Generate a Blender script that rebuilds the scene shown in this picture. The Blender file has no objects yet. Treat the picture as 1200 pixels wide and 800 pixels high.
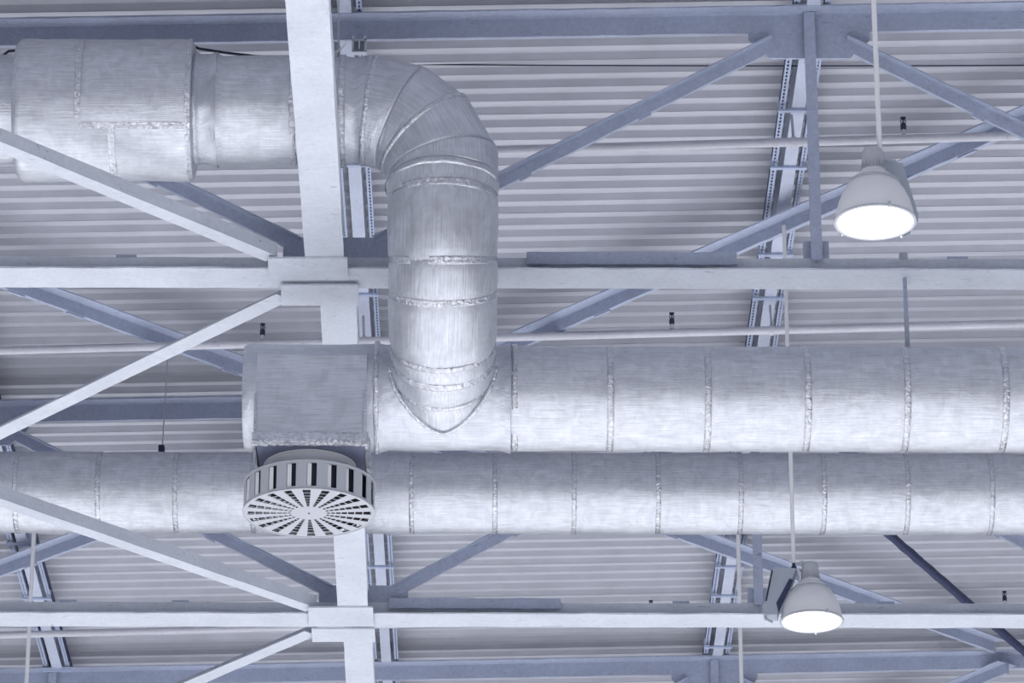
import bpy, math, random
from mathutils import Vector, Matrix, noise

# ------------------------------------------------------------------ camera, world, light, exposure
R = math.radians
PITCH, YAW, FPX, EYE = R(24.0), R(0.32), 4940.0, 1.6
scene = bpy.context.scene
cam_data = bpy.data.cameras.new('camera')
cam = bpy.data.objects.new('camera', cam_data)
scene.collection.objects.link(cam)
cam.location = (0, 0, EYE)
cam.rotation_euler = (R(90) + PITCH, 0, -YAW)
cam_data.sensor_width = 36.0
cam_data.lens = FPX / 1200 * 36
cam_data.clip_end = 400
scene.camera = cam

world = bpy.data.worlds.new('hall_air')
scene.world = world
world.use_nodes = True
wb = world.node_tree.nodes['Background']
wb.inputs[0].default_value = (0.28, 0.38, 0.66, 1)
wb.inputs[1].default_value = 0.095

lt = bpy.data.lights.new('hall_fill_light', 'AREA')       # added unseen area light standing in for the high-bay rows, lights the floor
lt.shape = 'RECTANGLE'; lt.size = 46; lt.size_y = 76
lt.energy = 33000
lt.color = (1.0, 0.985, 0.96)
lo = bpy.data.objects.new('hall_fill_light', lt)
scene.collection.objects.link(lo)
lo.location = (0, 22, 10.4)

scene.view_settings.view_transform = 'Standard'
scene.view_settings.look = 'None'
scene.view_settings.gamma = 1
scene.view_settings.use_curve_mapping = False
scene.view_settings.exposure = 0.03

rnd = random.Random(7)
C = scene.collection
fwd = Vector((math.sin(YAW) * math.cos(PITCH), math.cos(YAW) * math.cos(PITCH), math.sin(PITCH)))
rgt = Vector((math.cos(YAW), -math.sin(YAW), 0))
upv = rgt.cross(fwd)


def at(px, py, Y=None, Z=None):
    """survey of the hall: sight line through a photo point, met with the vertical plane Y or the level Z"""
    d = fwd + rgt * ((px - 600) / FPX) + upv * ((400 - py) / FPX)
    t = (Y / d.y) if Y is not None else ((Z - EYE) / d.z)
    return Vector((0, 0, EYE)) + d * t


# ------------------------------------------------------------------ materials
def new_mat(name):
    m = bpy.data.materials.new(name); m.use_nodes = True
    nt = m.node_tree
    return m, nt, nt.nodes['Principled BSDF']


def nd(nt, kind, **kw):
    n = nt.nodes.new(kind)
    for k, v in kw.items():
        if k in n.inputs: n.inputs[k].default_value = v
        else: setattr(n, k, v)
    return n


def plain(name, col, rough=0.5, metal=0.0, emit=0.0):
    m, nt, b = new_mat(name)
    b.inputs['Base Color'].default_value = (*col, 1)
    b.inputs['Roughness'].default_value = rough
    b.inputs['Metallic'].default_value = metal
    n = nd(nt, 'ShaderNodeTexNoise', Scale=35.0, Detail=3.0)
    tc = nd(nt, 'ShaderNodeTexCoord'); nt.links.new(tc.outputs['Object'], n.inputs['Vector'])
    bp = nd(nt, 'ShaderNodeBump', Strength=0.08, Distance=0.01)
    nt.links.new(n.outputs['Fac'], bp.inputs['Height']); nt.links.new(bp.outputs['Normal'], b.inputs['Normal'])
    if emit:
        b.inputs['Emission Color'].default_value = (*col, 1)
        b.inputs['Emission Strength'].default_value = emit
    return m


def paint_mat(name, col, dirt, amount=0.5, bump=0.5, rough=0.6, fine=26.0):
    """brush-painted steel: mottled coat, thick runs, a few dark scuffs"""
    m, nt, b = new_mat(name); L = nt.links
    tc = nd(nt, 'ShaderNodeTexCoord')
    n1 = nd(nt, 'ShaderNodeTexNoise', Scale=2.2, Detail=6.0, Roughness=0.6)
    n2 = nd(nt, 'ShaderNodeTexNoise', Scale=fine, Detail=8.0, Roughness=0.65, Distortion=0.6)
    n3 = nd(nt, 'ShaderNodeTexNoise', Scale=7.0, Detail=7.0, Roughness=0.7, Distortion=1.5)
    for n in (n1, n2, n3): L.new(tc.outputs['Object'], n.inputs['Vector'])
    r1 = nd(nt, 'ShaderNodeMapRange'); r1.inputs[1].default_value = 0.3; r1.inputs[2].default_value = 0.7
    L.new(n1.outputs['Fac'], r1.inputs[0])
    mx = nd(nt, 'ShaderNodeMix', data_type='RGBA')
    mx.inputs[6].default_value = (*[c * 0.86 for c in col], 1); mx.inputs[7].default_value = (*col, 1)
    L.new(r1.outputs[0], mx.inputs[0])
    r3 = nd(nt, 'ShaderNodeMapRange'); r3.inputs[1].default_value = 0.645; r3.inputs[2].default_value = 0.71
    r3.inputs[4].default_value = amount
    L.new(n3.outputs['Fac'], r3.inputs[0])
    mx2 = nd(nt, 'ShaderNodeMix', data_type='RGBA'); mx2.inputs[7].default_value = (*dirt, 1)
    L.new(mx.outputs[2], mx2.inputs[6]); L.new(r3.outputs[0], mx2.inputs[0])
    # fine brush mottling
    r4 = nd(nt, 'ShaderNodeMapRange'); r4.inputs[1].default_value = 0.35; r4.inputs[2].default_value = 0.65
    r4.inputs[3].default_value = 1.0 - 0.16 * bump; r4.inputs[4].default_value = 1.0 + 0.10 * bump
    L.new(n2.outputs['Fac'], r4.inputs[0])
    # short dark scuffs and drip cracks
    mp = nd(nt, 'ShaderNodeMapping'); mp.inputs['Scale'].default_value = (3.0, 16.0, 16.0); L.new(tc.outputs['Object'], mp.inputs['Vector'])
    n5 = nd(nt, 'ShaderNodeTexNoise', Scale=1.6, Detail=9.0, Roughness=0.75, Distortion=0.9); L.new(mp.outputs[0], n5.inputs['Vector'])
    r5 = nd(nt, 'ShaderNodeMapRange'); r5.inputs[1].default_value = 0.615; r5.inputs[2].default_value = 0.655; r5.inputs[4].default_value = amount
    L.new(n5.outputs['Fac'], r5.inputs[0])
    mx3 = nd(nt, 'ShaderNodeMix', data_type='RGBA'); mx3.inputs[7].default_value = (*dirt, 1)
    L.new(mx2.outputs[2], mx3.inputs[6]); L.new(r5.outputs[0], mx3.inputs[0])
    vm = nd(nt, 'ShaderNodeVectorMath', operation='SCALE')
    L.new(mx3.outputs[2], vm.inputs[0]); L.new(r4.outputs[0], vm.inputs['Scale'])
    L.new(vm.outputs[0], b.inputs['Base Color'])
    b.inputs['Roughness'].default_value = rough
    bp = nd(nt, 'ShaderNodeBump', Strength=bump, Distance=0.012)
    L.new(n2.outputs['Fac'], bp.inputs['Height']); L.new(bp.outputs['Normal'], b.inputs['Normal'])
    return m


def foil_mat(name, col, rough, scrim=0.35, crinkle=0.25, cr_scale=9.0, metal=0.85, stain=0.5):
    """aluminium foil facing: reinforcing threads run along the duct (UV u = along, v = around, metres)"""
    m, nt, b = new_mat(name); L = nt.links
    uv = nd(nt, 'ShaderNodeUVMap', uv_map='UVMap')
    mp = nd(nt, 'ShaderNodeMapping'); mp.inputs['Scale'].default_value = (3.5, 120.0, 1)
    L.new(uv.outputs[0], mp.inputs['Vector'])
    th = nd(nt, 'ShaderNodeTexNoise', Scale=1.0, Detail=3.0, Roughness=0.6); L.new(mp.outputs[0], th.inputs['Vector'])
    mp2 = nd(nt, 'ShaderNodeMapping'); mp2.inputs['Scale'].default_value = (22.0, 3.0, 1)
    L.new(uv.outputs[0], mp2.inputs['Vector'])
    st = nd(nt, 'ShaderNodeTexNoise', Scale=1.0, Detail=5.0, Roughness=0.65); L.new(mp2.outputs[0], st.inputs['Vector'])
    cr = nd(nt, 'ShaderNodeTexNoise', Scale=cr_scale, Detail=7.0, Roughness=0.6, Distortion=0.8)
    L.new(uv.outputs[0], cr.inputs['Vector'])
    big = nd(nt, 'ShaderNodeTexNoise', Scale=2.6, Detail=4.0); L.new(uv.outputs[0], big.inputs['Vector'])
    b1 = nd(nt, 'ShaderNodeBump', Strength=scrim, Distance=0.004); L.new(th.outputs['Fac'], b1.inputs['Height'])
    b2 = nd(nt, 'ShaderNodeBump', Strength=crinkle, Distance=0.02)
    L.new(cr.outputs['Fac'], b2.inputs['Height']); L.new(b1.outputs['Normal'], b2.inputs['Normal'])
    b3 = nd(nt, 'ShaderNodeBump', Strength=0.25, Distance=0.05)
    L.new(big.outputs['Fac'], b3.inputs['Height']); L.new(b2.outputs['Normal'], b3.inputs['Normal'])
    b4 = nd(nt, 'ShaderNodeBump', Strength=0.05, Distance=0.012)
    L.new(st.outputs['Fac'], b4.inputs['Height']); L.new(b3.outputs['Normal'], b4.inputs['Normal'])
    L.new(b4.outputs['Normal'], b.inputs['Normal'])
    r = nd(nt, 'ShaderNodeMapRange'); r.inputs[1].default_value = 0.35; r.inputs[2].default_value = 0.75
    r.inputs[4].default_value = stain
    L.new(st.outputs['Fac'], r.inputs[0])
    mx = nd(nt, 'ShaderNodeMix', data_type='RGBA')
    mx.inputs[6].default_value = (*col, 1); mx.inputs[7].default_value = (*[c * 0.86 for c in col], 1)
    L.new(r.outputs[0], mx.inputs[0])
    tr = nd(nt, 'ShaderNodeMapRange'); tr.inputs[1].default_value = 0.38; tr.inputs[2].default_value = 0.62
    tr.inputs[3].default_value = 1.09; tr.inputs[4].default_value = 0.88       # threads show through the foil
    L.new(th.outputs['Fac'], tr.inputs[0])
    cg = nd(nt, 'ShaderNodeMapRange'); cg.inputs[1].default_value = 0.35; cg.inputs[2].default_value = 0.65
    cg.inputs[3].default_value = 0.90; cg.inputs[4].default_value = 1.08       # dull and bright blotches
    L.new(cr.outputs['Fac'], cg.inputs[0])
    pm = nd(nt, 'ShaderNodeMath', operation='MULTIPLY'); L.new(tr.outputs[0], pm.inputs[0]); L.new(cg.outputs[0], pm.inputs[1])
    vm = nd(nt, 'ShaderNodeVectorMath', operation='SCALE')
    L.new(mx.outputs[2], vm.inputs[0]); L.new(pm.outputs[0], vm.inputs['Scale']); L.new(vm.outputs[0], b.inputs['Base Color'])
    b.inputs['Metallic'].default_value = metal
    rr = nd(nt, 'ShaderNodeMapRange'); rr.inputs[3].default_value = rough - 0.06; rr.inputs[4].default_value = rough + 0.1
    L.new(big.outputs['Fac'], rr.inputs[0]); L.new(rr.outputs[0], b.inputs['Roughness'])
    return m


M = {}
M['steel'] = paint_mat('painted_steel', (0.40, 0.45, 0.59), (0.10, 0.13, 0.22), 0.55, 0.6)  # darker tone of the steel colour, for upper truss members and roof braces
M['steel_pale'] = paint_mat('painted_beam', (0.63, 0.675, 0.755), (0.15, 0.18, 0.28), 0.7, 0.4)  # paler tone of the steel colour, for bottom chords, ties and corner braces
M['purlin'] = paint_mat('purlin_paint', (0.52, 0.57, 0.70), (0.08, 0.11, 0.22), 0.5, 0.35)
M['galv'] = paint_mat('galvanised_rail', (0.42, 0.49, 0.66), (0.07, 0.10, 0.20), 0.5, 0.2, 0.4)
M['deck'] = paint_mat('roof_sheet_coat', (0.515, 0.53, 0.595), (0.36, 0.38, 0.47), 0.35, 0.05, 0.5, 12.0)
M['pipe'] = paint_mat('pipe_paint', (0.60, 0.61, 0.68), (0.15, 0.17, 0.25), 0.5, 0.3)
M['foil'] = foil_mat('foil_facing', (0.64, 0.665, 0.725), 0.42, 0.5, metal=0.62)
M['foil_rough'] = foil_mat('foil_facing_wrinkled', (0.62, 0.645, 0.71), 0.38, 0.6, 0.7, 5.0, metal=0.68)
M['tape'] = foil_mat('foil_tape', (0.74, 0.76, 0.81), 0.20, 0.1, 1.0, 30.0, 0.95, 0.3)
M['grey'] = plain('grey_enamel', (0.46, 0.48, 0.53), 0.45)
M['white'] = plain('white_enamel', (0.80, 0.81, 0.84), 0.4)
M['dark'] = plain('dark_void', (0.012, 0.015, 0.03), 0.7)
M['black'] = plain('black_rubber', (0.02, 0.026, 0.06), 0.5)
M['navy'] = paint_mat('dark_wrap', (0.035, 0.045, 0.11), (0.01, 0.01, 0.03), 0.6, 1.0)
M['brass'] = plain('dark_bronze', (0.03, 0.045, 0.09), 0.35, 0.3)
M['ballast'] = plain('ballast_housing', (0.36, 0.40, 0.47), 0.45)
M['plate'] = plain('plenum_plate', (0.15, 0.17, 0.25), 0.5)
M['lens'] = plain('lit_lens', (1.0, 1.0, 1.0), 0.3, 0, 9.0)
M['floor'] = paint_mat('floor_concrete', (0.55, 0.56, 0.60), (0.4, 0.4, 0.45), 0.3, 0.1)


# ------------------------------------------------------------------ mesh helpers
class MB:
    def __init__(self): self.v = []; self.f = []; self.uv = []; self.has = False

    def add(self, vs, fs, uvs=None):
        o = len(self.v); self.v += [Vector(p) for p in vs]
        for i, f in enumerate(fs):
            self.f.append([o + k for k in f])
            self.uv.append(uvs[i] if uvs else None)
        if uvs: self.has = True
        return self

    def box(self, lo, hi):
        x0, y0, z0 = lo; x1, y1, z1 = hi
        return self.add([(x0, y0, z0), (x1, y0, z0), (x1, y1, z0), (x0, y1, z0), (x0, y0, z1), (x1, y0, z1), (x1, y1, z1), (x0, y1, z1)],
                        [(0, 3, 2, 1), (4, 5, 6, 7), (0, 1, 5, 4), (1, 2, 6, 5), (2, 3, 7, 6), (3, 0, 4, 7)])

    def prism(self, prof, p0, p1, up=(0, 0, 1), step=None, jit=0.0):
        """extrude a 2-D outline (side, up) from p0 to p1"""
        p0 = Vector(p0); p1 = Vector(p1); d = (p1 - p0); ln = d.length; d.normalize()
        s = d.cross(Vector(up)).normalized(); u = s.cross(d)
        n = max(1, int(ln / step)) if step else 1
        k = len(prof); vs = []; fs = []; uvs = []
        for i in range(n + 1):
            c = p0 + d * (ln * i / n)
            for a, b in prof:
                ja = rnd.uniform(-jit, jit); jb = rnd.uniform(-jit, jit)
                vs.append(c + s * (a + ja) + u * (b + jb))
        for i in range(n):
            for j in range(k):
                j2 = (j + 1) % k
                fs.append((i * k + j, i * k + j2, (i + 1) * k + j2, (i + 1) * k + j))
        fs.append(tuple(range(k))[::-1]); fs.append(tuple(n * k + j for j in range(k)))
        return self.add(vs, fs)

    def tube(self, pts, r, n=10, caps=True):
        pts = [Vector(p) for p in pts]; vs = []; fs = []
        rs = r if isinstance(r, (list, tuple)) else [r] * len(pts)
        ref = Vector((0, 0, 1))
        a0 = None
        for i, p in enumerate(pts):
            d = (pts[min(i + 1, len(pts) - 1)] - pts[max(i - 1, 0)]).normalized()
            if a0 is None:
                a0 = d.orthogonal().normalized()
            a0 = (a0 - d * a0.dot(d)).normalized(); b0 = d.cross(a0)
            for k in range(n):
                t = 2 * math.pi * k / n
                vs.append(p + (a0 * math.cos(t) + b0 * math.sin(t)) * rs[i])
        for i in range(len(pts) - 1):
            for k in range(n):
                k2 = (k + 1) % n
                fs.append((i * n + k, i * n + k2, (i + 1) * n + k2, (i + 1) * n + k))
        if caps:
            fs.append(tuple(range(n))[::-1]); fs.append(tuple((len(pts) - 1) * n + k for k in range(n)))
        return self.add(vs, fs)

    def lathe(self, prof, n=48, c=(0, 0, 0)):
        c = Vector(c); vs = []; fs = []
        for r, z in prof:
            for k in range(n):
                t = 2 * math.pi * k / n
                vs.append(c + Vector((r * math.cos(t), r * math.sin(t), z)))
        for i in range(len(prof) - 1):
            for k in range(n):
                k2 = (k + 1) % n
                fs.append((i * n + k, i * n + k2, (i + 1) * n + k2, (i + 1) * n + k))
        return self.add(vs, fs)

    def poly(self, pts, depth):
        """flat plate: outline pts pushed through by the vector depth"""
        pts = [Vector(p) for p in pts]; depth = Vector(depth); n = len(pts)
        vs = pts + [p + depth for p in pts]
        fs = [tuple(range(n))[::-1], tuple(range(n, 2 * n))]
        fs += [(i, (i + 1) % n, n + (i + 1) % n, n + i) for i in range(n)]
        return self.add(vs, fs)

    def build(self, name, mat, parent=None, smooth=False, kind=None):
        me = bpy.data.meshes.new(name)
        me.from_pydata([tuple(p) for p in self.v], [], self.f); me.validate(); me.update()
        if self.has:
            ul = me.uv_layers.new(name='UVMap')
            for p, uvs in zip(me.polygons, self.uv):
                if uvs:
                    for li, c in zip(p.loop_indices, uvs): ul.data[li].uv = c
        me.materials.append(mat)
        import bmesh
        bm = bmesh.new(); bm.from_mesh(me); bmesh.ops.recalc_face_normals(bm, faces=bm.faces); bm.to_mesh(me); bm.free()
        if smooth:
            me.shade_smooth()
            if smooth != 'all':
                me.set_sharp_from_angle(angle=R(40))
        o = bpy.data.objects.new(name, me); C.objects.link(o)
        if parent:
            o.parent = parent
            o.location = -Vector(parent.location) if parent.get('_shift') else (0, 0, 0)
        if kind: o['kind'] = kind
        return o


def thing(name, label, cat, loc=(0, 0, 0), group=None, local=False):
    """Empty at the thing's base; parts built in hall coordinates unless local"""
    o = bpy.data.objects.new(name, None); C.objects.link(o)
    o.location = loc; o.empty_display_size = 0.2
    o['label'] = label; o['category'] = cat
    if group: o['group'] = group
    if not local: o['_shift'] = True
    return o


def tag(o, label, cat, group=None):
    o['label'] = label; o['category'] = cat
    if group: o['group'] = group
    return o


def part_label(o, label):
    o['label'] = label
    return o


def copy_tree(o, parent=None):
    c = o.copy(); C.objects.link(c); c.parent = parent
    for ch in o.children: copy_tree(ch, c)
    return c


def T_up(w, h, t=0.014, tw=0.03):      # flange on top, stem hanging; origin at the flange top
    return [(-w / 2, 0), (-w / 2, -t), (-tw / 2, -t), (-tw / 2, -h), (tw / 2, -h), (tw / 2, -t), (w / 2, -t), (w / 2, 0)]


def T_down(w, h, t=0.014, tw=0.03):    # flange at the bottom, stem standing; origin at the flange bottom
    return [(-w / 2, 0), (w / 2, 0), (w / 2, t), (tw / 2, t), (tw / 2, h), (-tw / 2, h), (-tw / 2, t), (-w / 2, t)]


def I_prof(w, h, t=0.014, tw=0.012):   # origin at the bottom
    return [(-w / 2, 0), (w / 2, 0), (w / 2, t), (tw / 2, t), (tw / 2, h - t), (w / 2, h - t), (w / 2, h), (-w / 2, h), (-w / 2, h - t),
            (-tw / 2, h - t), (-tw / 2, t), (-w / 2, t)]


def L_prof(a, b, t=0.012, s=1):        # horizontal leg a to side s, upright leg b; origin at the heel
    return [(0, 0), (s * a, 0), (s * a, t), (s * t, t), (s * t, b), (0, b)]


# ------------------------------------------------------------------ the hall: roof sheets, floor
SLOPE = 0.0215
YA, YB, YC = 28.2, 35.47, 42.7
BOT = 14.66                                   # underside of the bottom chords


def roof_z(x, base): return base + SLOPE * x


DECK, PURL = 17.08, 16.82                     # underside of the sheets / of the purlins at x = 0
PITCH_RIB = 0.230
ceiling = bpy.data.objects.new('ceiling', None); C.objects.link(ceiling); ceiling['kind'] = 'structure'
sheet = MB()
NR = 4
prof = []
for k in range(NR):
    y = k * PITCH_RIB
    prof += [(y, 0), (y + 0.070, 0), (y + 0.089, 0.058), (y + 0.212, 0.058)]
prof += [(NR * PITCH_RIB, 0.003), (NR * PITCH_RIB + 0.04, 0.003)]
X0, X1 = -26.0, 26.0
vs = []
for (y, z) in prof: vs += [(X0, y, z + SLOPE * X0), (X1, y, z + SLOPE * X1)]
for (y, z) in prof: vs += [(X0, y, z + 0.002 + SLOPE * X0), (X1, y, z + 0.002 + SLOPE * X1)]
n2 = len(prof) * 2
sheet.add(vs, [(2 * i, 2 * i + 1, 2 * i + 3, 2 * i + 2) for i in range(len(prof) - 1)] +
          [(n2 + 2 * i, n2 + 2 * i + 2, n2 + 2 * i + 3, n2 + 2 * i + 1) for i in range(len(prof) - 1)])
me = bpy.data.meshes.new('roof_sheet'); me.from_pydata([tuple(v) for v in sheet.v], [], sheet.f); me.materials.append(M['deck'])
y = -24.0
while y < 62:
    o = bpy.data.objects.new('roof_sheet', me); C.objects.link(o); o.parent = ceiling
    o.location = (0, y, DECK); y += NR * PITCH_RIB

fl = MB().add([(-60, -60, 0), (60, -60, 0), (60, 110, 0), (-60, 110, 0)], [(0, 1, 2, 3)]).build('floor', M['floor'])
fl['kind'] = 'structure'


# ------------------------------------------------------------------ trusses
XN = at(395, 312, Y=YA).x                      # bottom node between the ducts and the diagonals
XT = at(948, 40, Y=YA).x                       # top node with the upright
HALF = XT - XN


def truss(Y, label, ztop, full=True):
    t = thing('roof_truss', label, 'truss', (XN, Y, BOT), 'painted steel roof trusses')
    zt = lambda x: ztop + SLOPE * x
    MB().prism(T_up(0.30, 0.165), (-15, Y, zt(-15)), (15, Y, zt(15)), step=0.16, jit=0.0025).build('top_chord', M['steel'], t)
    MB().prism(T_down(0.34, 0.165), (-15, Y, BOT), (15, Y, BOT), step=0.16, jit=0.0025).build('bottom_chord', M['steel_pale'], t)
    for k in (-3, -2, -1, 0, 1, 2):            # zigzag diagonals
        xa = XN + k * HALF; xb = xa + HALF
        if k % 2 == 0: a = Vector((xa, Y, BOT + 0.10)); b = Vector((xb, Y, zt(xb) - 0.12))
        else: b = Vector((xa, Y, zt(xa) - 0.12)); a = Vector((xb, Y, BOT + 0.10))
        d = (b - a).normalized()
        a2 = a + d * 0.34; b2 = b - d * 0.30
        off = Vector((0, -0.0, 0))
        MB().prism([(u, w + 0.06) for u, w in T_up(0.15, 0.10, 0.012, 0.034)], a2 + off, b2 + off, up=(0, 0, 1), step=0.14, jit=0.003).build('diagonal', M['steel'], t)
        for q in (0.36, 0.66):                 # packing plates between the two angles
            c = a2.lerp(b2, q); s = Vector((0, 1, 0)); u = Vector((-d.z, 0, d.x)) * (1 if d.x > 0 else -1)
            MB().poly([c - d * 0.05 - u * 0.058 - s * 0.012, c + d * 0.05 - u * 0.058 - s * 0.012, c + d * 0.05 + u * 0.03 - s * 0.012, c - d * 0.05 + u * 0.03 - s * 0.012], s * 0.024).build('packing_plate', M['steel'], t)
    for k in (-1, 1):
        x = XN + k * HALF
        MB().prism([(-0.042, -0.04), (0.042, -0.04), (0.042, -0.03), (0.008, -0.03), (0.008, 0.04), (-0.008, 0.04), (-0.008, -0.03), (-0.042, -0.03)],
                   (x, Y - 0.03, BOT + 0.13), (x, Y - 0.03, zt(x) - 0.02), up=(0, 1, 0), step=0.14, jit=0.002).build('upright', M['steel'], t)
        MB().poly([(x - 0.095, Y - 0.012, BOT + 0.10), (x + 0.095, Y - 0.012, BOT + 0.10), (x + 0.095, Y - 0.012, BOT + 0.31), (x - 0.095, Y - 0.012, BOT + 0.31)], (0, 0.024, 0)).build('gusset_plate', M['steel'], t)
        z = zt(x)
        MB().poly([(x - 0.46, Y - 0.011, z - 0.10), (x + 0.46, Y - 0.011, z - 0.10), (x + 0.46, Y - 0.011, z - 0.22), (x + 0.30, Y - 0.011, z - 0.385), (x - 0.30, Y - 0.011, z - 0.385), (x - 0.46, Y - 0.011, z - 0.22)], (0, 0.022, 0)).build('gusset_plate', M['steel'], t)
    for k in (-2, 0, 2):
        x = XN + k * HALF + 0.02
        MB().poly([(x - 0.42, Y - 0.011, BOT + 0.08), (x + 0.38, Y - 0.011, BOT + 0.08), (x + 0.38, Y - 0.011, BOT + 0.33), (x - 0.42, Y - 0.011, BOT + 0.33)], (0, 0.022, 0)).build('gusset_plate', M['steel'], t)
    return t


ZTOP = at(600, 20, Y=YA).z
ZTOP = 16.83
tA = truss(YA, 'nearest roof truss, crossing above the fat main duct', ZTOP)
tB = truss(YB, 'middle roof truss, its pale bottom chord below both long ducts', ZTOP)
tC = truss(YC, 'farthest roof truss, its blue top chord along the bottom edge of the picture', ZTOP)
# splice angles lying on the near leg of the bottom chords
for t, Y, xa, xb in ((tA, YA, at(617, 310, Y=YA).x, at(863, 310, Y=YA).x), (tB, YB, at(456, 715, Y=YB).x, at(657, 715, Y=YB).x)):
    MB().prism([(-0.014, 0), (0.014, 0), (0.014, 0.10), (-0.014, 0.10)], (xa, Y - 0.06, BOT + 0.088), (xb, Y - 0.06, BOT + 0.088), step=0.07, jit=0.004).build('splice_angle', M['steel'], t)
for t, Y, lst in ((tA, YA, (148, 1122)), (tB, YB, (98, 225, 791, 1023))):
    for px in lst:
        x = at(px, 304, Y=Y).x
        MB().box((x - 0.075, Y - 0.016, BOT + 0.16), (x + 0.075, Y + 0.016, BOT + 0.185)).build('packing_plate', M['steel'], t)

# ------------------------------------------------------------------ beams and bracing at bottom chord level
def brace(name, label, pa, pb, prof, z, mat='steel_pale', cat='brace', group='wind braces at bottom chord level'):
    a = at(*pa, Z=z); b = at(*pb, Z=z)
    if b.x < a.x: a, b = b, a
    o = thing(name, label, cat, tuple(a), group)
    MB().prism(prof, a, b, step=0.2, jit=0.0015).build('angle_bar', M[mat], o)
    return o


def tie(label, c0, c1, w, extra=0):
    a = at(*c0, Z=BOT - 0.012); b = at(*c1, Z=BOT - 0.012)
    o = thing('tie_beam', label, 'beam', tuple(a), 'broad flat tie beams between the trusses')
    MB().prism(I_prof(w, 0.20, 0.016), a, b, step=0.25, jit=0.002).build('beam_body', M['steel_pale'], o)
    return o


tie('broad pale beam crossing under the upper duct at its elbow', (355.5, -60), (380.5, 304), 0.282)
tie('short stretch of pale beam between nearest truss and the duct box', (396, 352), (413.5, 714), 0.268)
tie('pale beam running out of the picture below the round diffuser and middle truss', (419.5, 748), (425, 860), 0.262)


def node_plate(p_list, label):
    o = thing('node_plate', label, 'plate', tuple(at(*p_list[0][0], Z=BOT - 0.03)), 'gusset plates under the bottom chords')
    for q in p_list:
        (xa, ya), (xb, yb) = q
        zz = BOT - 0.03
        pts = [at(xa, ya, Z=zz), at(xb, ya, Z=zz), at(xb + 1, yb, Z=zz), at(xa + 1, yb, Z=zz)]
        MB().poly(pts, (0, 0, 0.016)).build('plate', M['steel_pale'], o)
    return o


node_plate([((314, 303), (407, 328)), ((329, 334), (420, 358))], 'pair of pale plates where the first beam meets the nearest truss')
node_plate([((361, 712), (437, 734)), ((365, 737), (439, 752))], 'pair of pale plates where beam and middle truss cross below the diffuser')

ZB = BOT + 0.005
brace('corner_brace', 'sloping angle brace passing under the thick duct sleeve at upper left', (-60, 141), (325, 300), L_prof(0.13, 0.105, 0.012, -1), ZB)
brace('corner_brace', 'sloping angle brace crossing in front of the lower duct at left', (-60, 563), (371, 712), L_prof(0.14, 0.115, 0.012, -1), ZB)
brace('corner_brace', 'thin bright brace rising to the nearest truss left of the duct end', (-60, 544), (342, 351), L_prof(0.15, 0.12, 0.012, 1), ZB)
brace('corner_brace', 'thin bright brace rising to the middle truss at the bottom of the picture', (150, 838), (372, 744), L_prof(0.15, 0.12, 0.012, 1), ZB)

# ------------------------------------------------------------------ bracing in the roof plane
def roof_brace(label, pa, pb, w=0.17, name='roof_brace'):
    za = 16.68
    a = at(*pa, Z=za); a = at(*pa, Z=za + SLOPE * a.x); b = at(*pb, Z=za); b = at(*pb, Z=za + SLOPE * b.x)
    if b.x < a.x: a, b = b, a
    o = thing(name, label, 'brace', tuple(a), 'double angle braces in the roof plane')
    MB().prism(T_up(w * 1.55, 0.12, 0.012, 0.04), a, b, step=0.15, jit=0.003).build('angle_pair', M['steel'], o)
    d = (b - a)
    for q in (0.3, 0.42, 0.62, 0.75):
        c = a + d * q; s = d.normalized()
        n = Vector((0, 0, 1)).cross(s)
        MB().poly([c - s * 0.09 - n * 0.012 - Vector((0, 0, 0.135)), c + s * 0.09 - n * 0.012 - Vector((0, 0, 0.135)), c + s * 0.09 - n * 0.012, c - s * 0.09 - n * 0.012], n * 0.024).build('packing_plate', M['steel'], o)
    return o


roof_brace('long roof-plane brace climbing from behind the riser to the right edge above the first lamp', (455, 462), (1400, 46))
roof_brace('roof-plane brace descending behind the thin bright brace to the duct end', (-160, 262), (400, 468))
roof_brace('roof-plane brace running down from the lower duct past the second lamp', (470, 500), (1165, 752))
roof_brace('dark roof-plane brace at the left edge under the lower duct', (-200, 738), (400, 512))
roof_brace('roof-plane brace in the bottom right corner beside the dark wrapped pipe', (1010, 848), (1180, 776))

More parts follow.
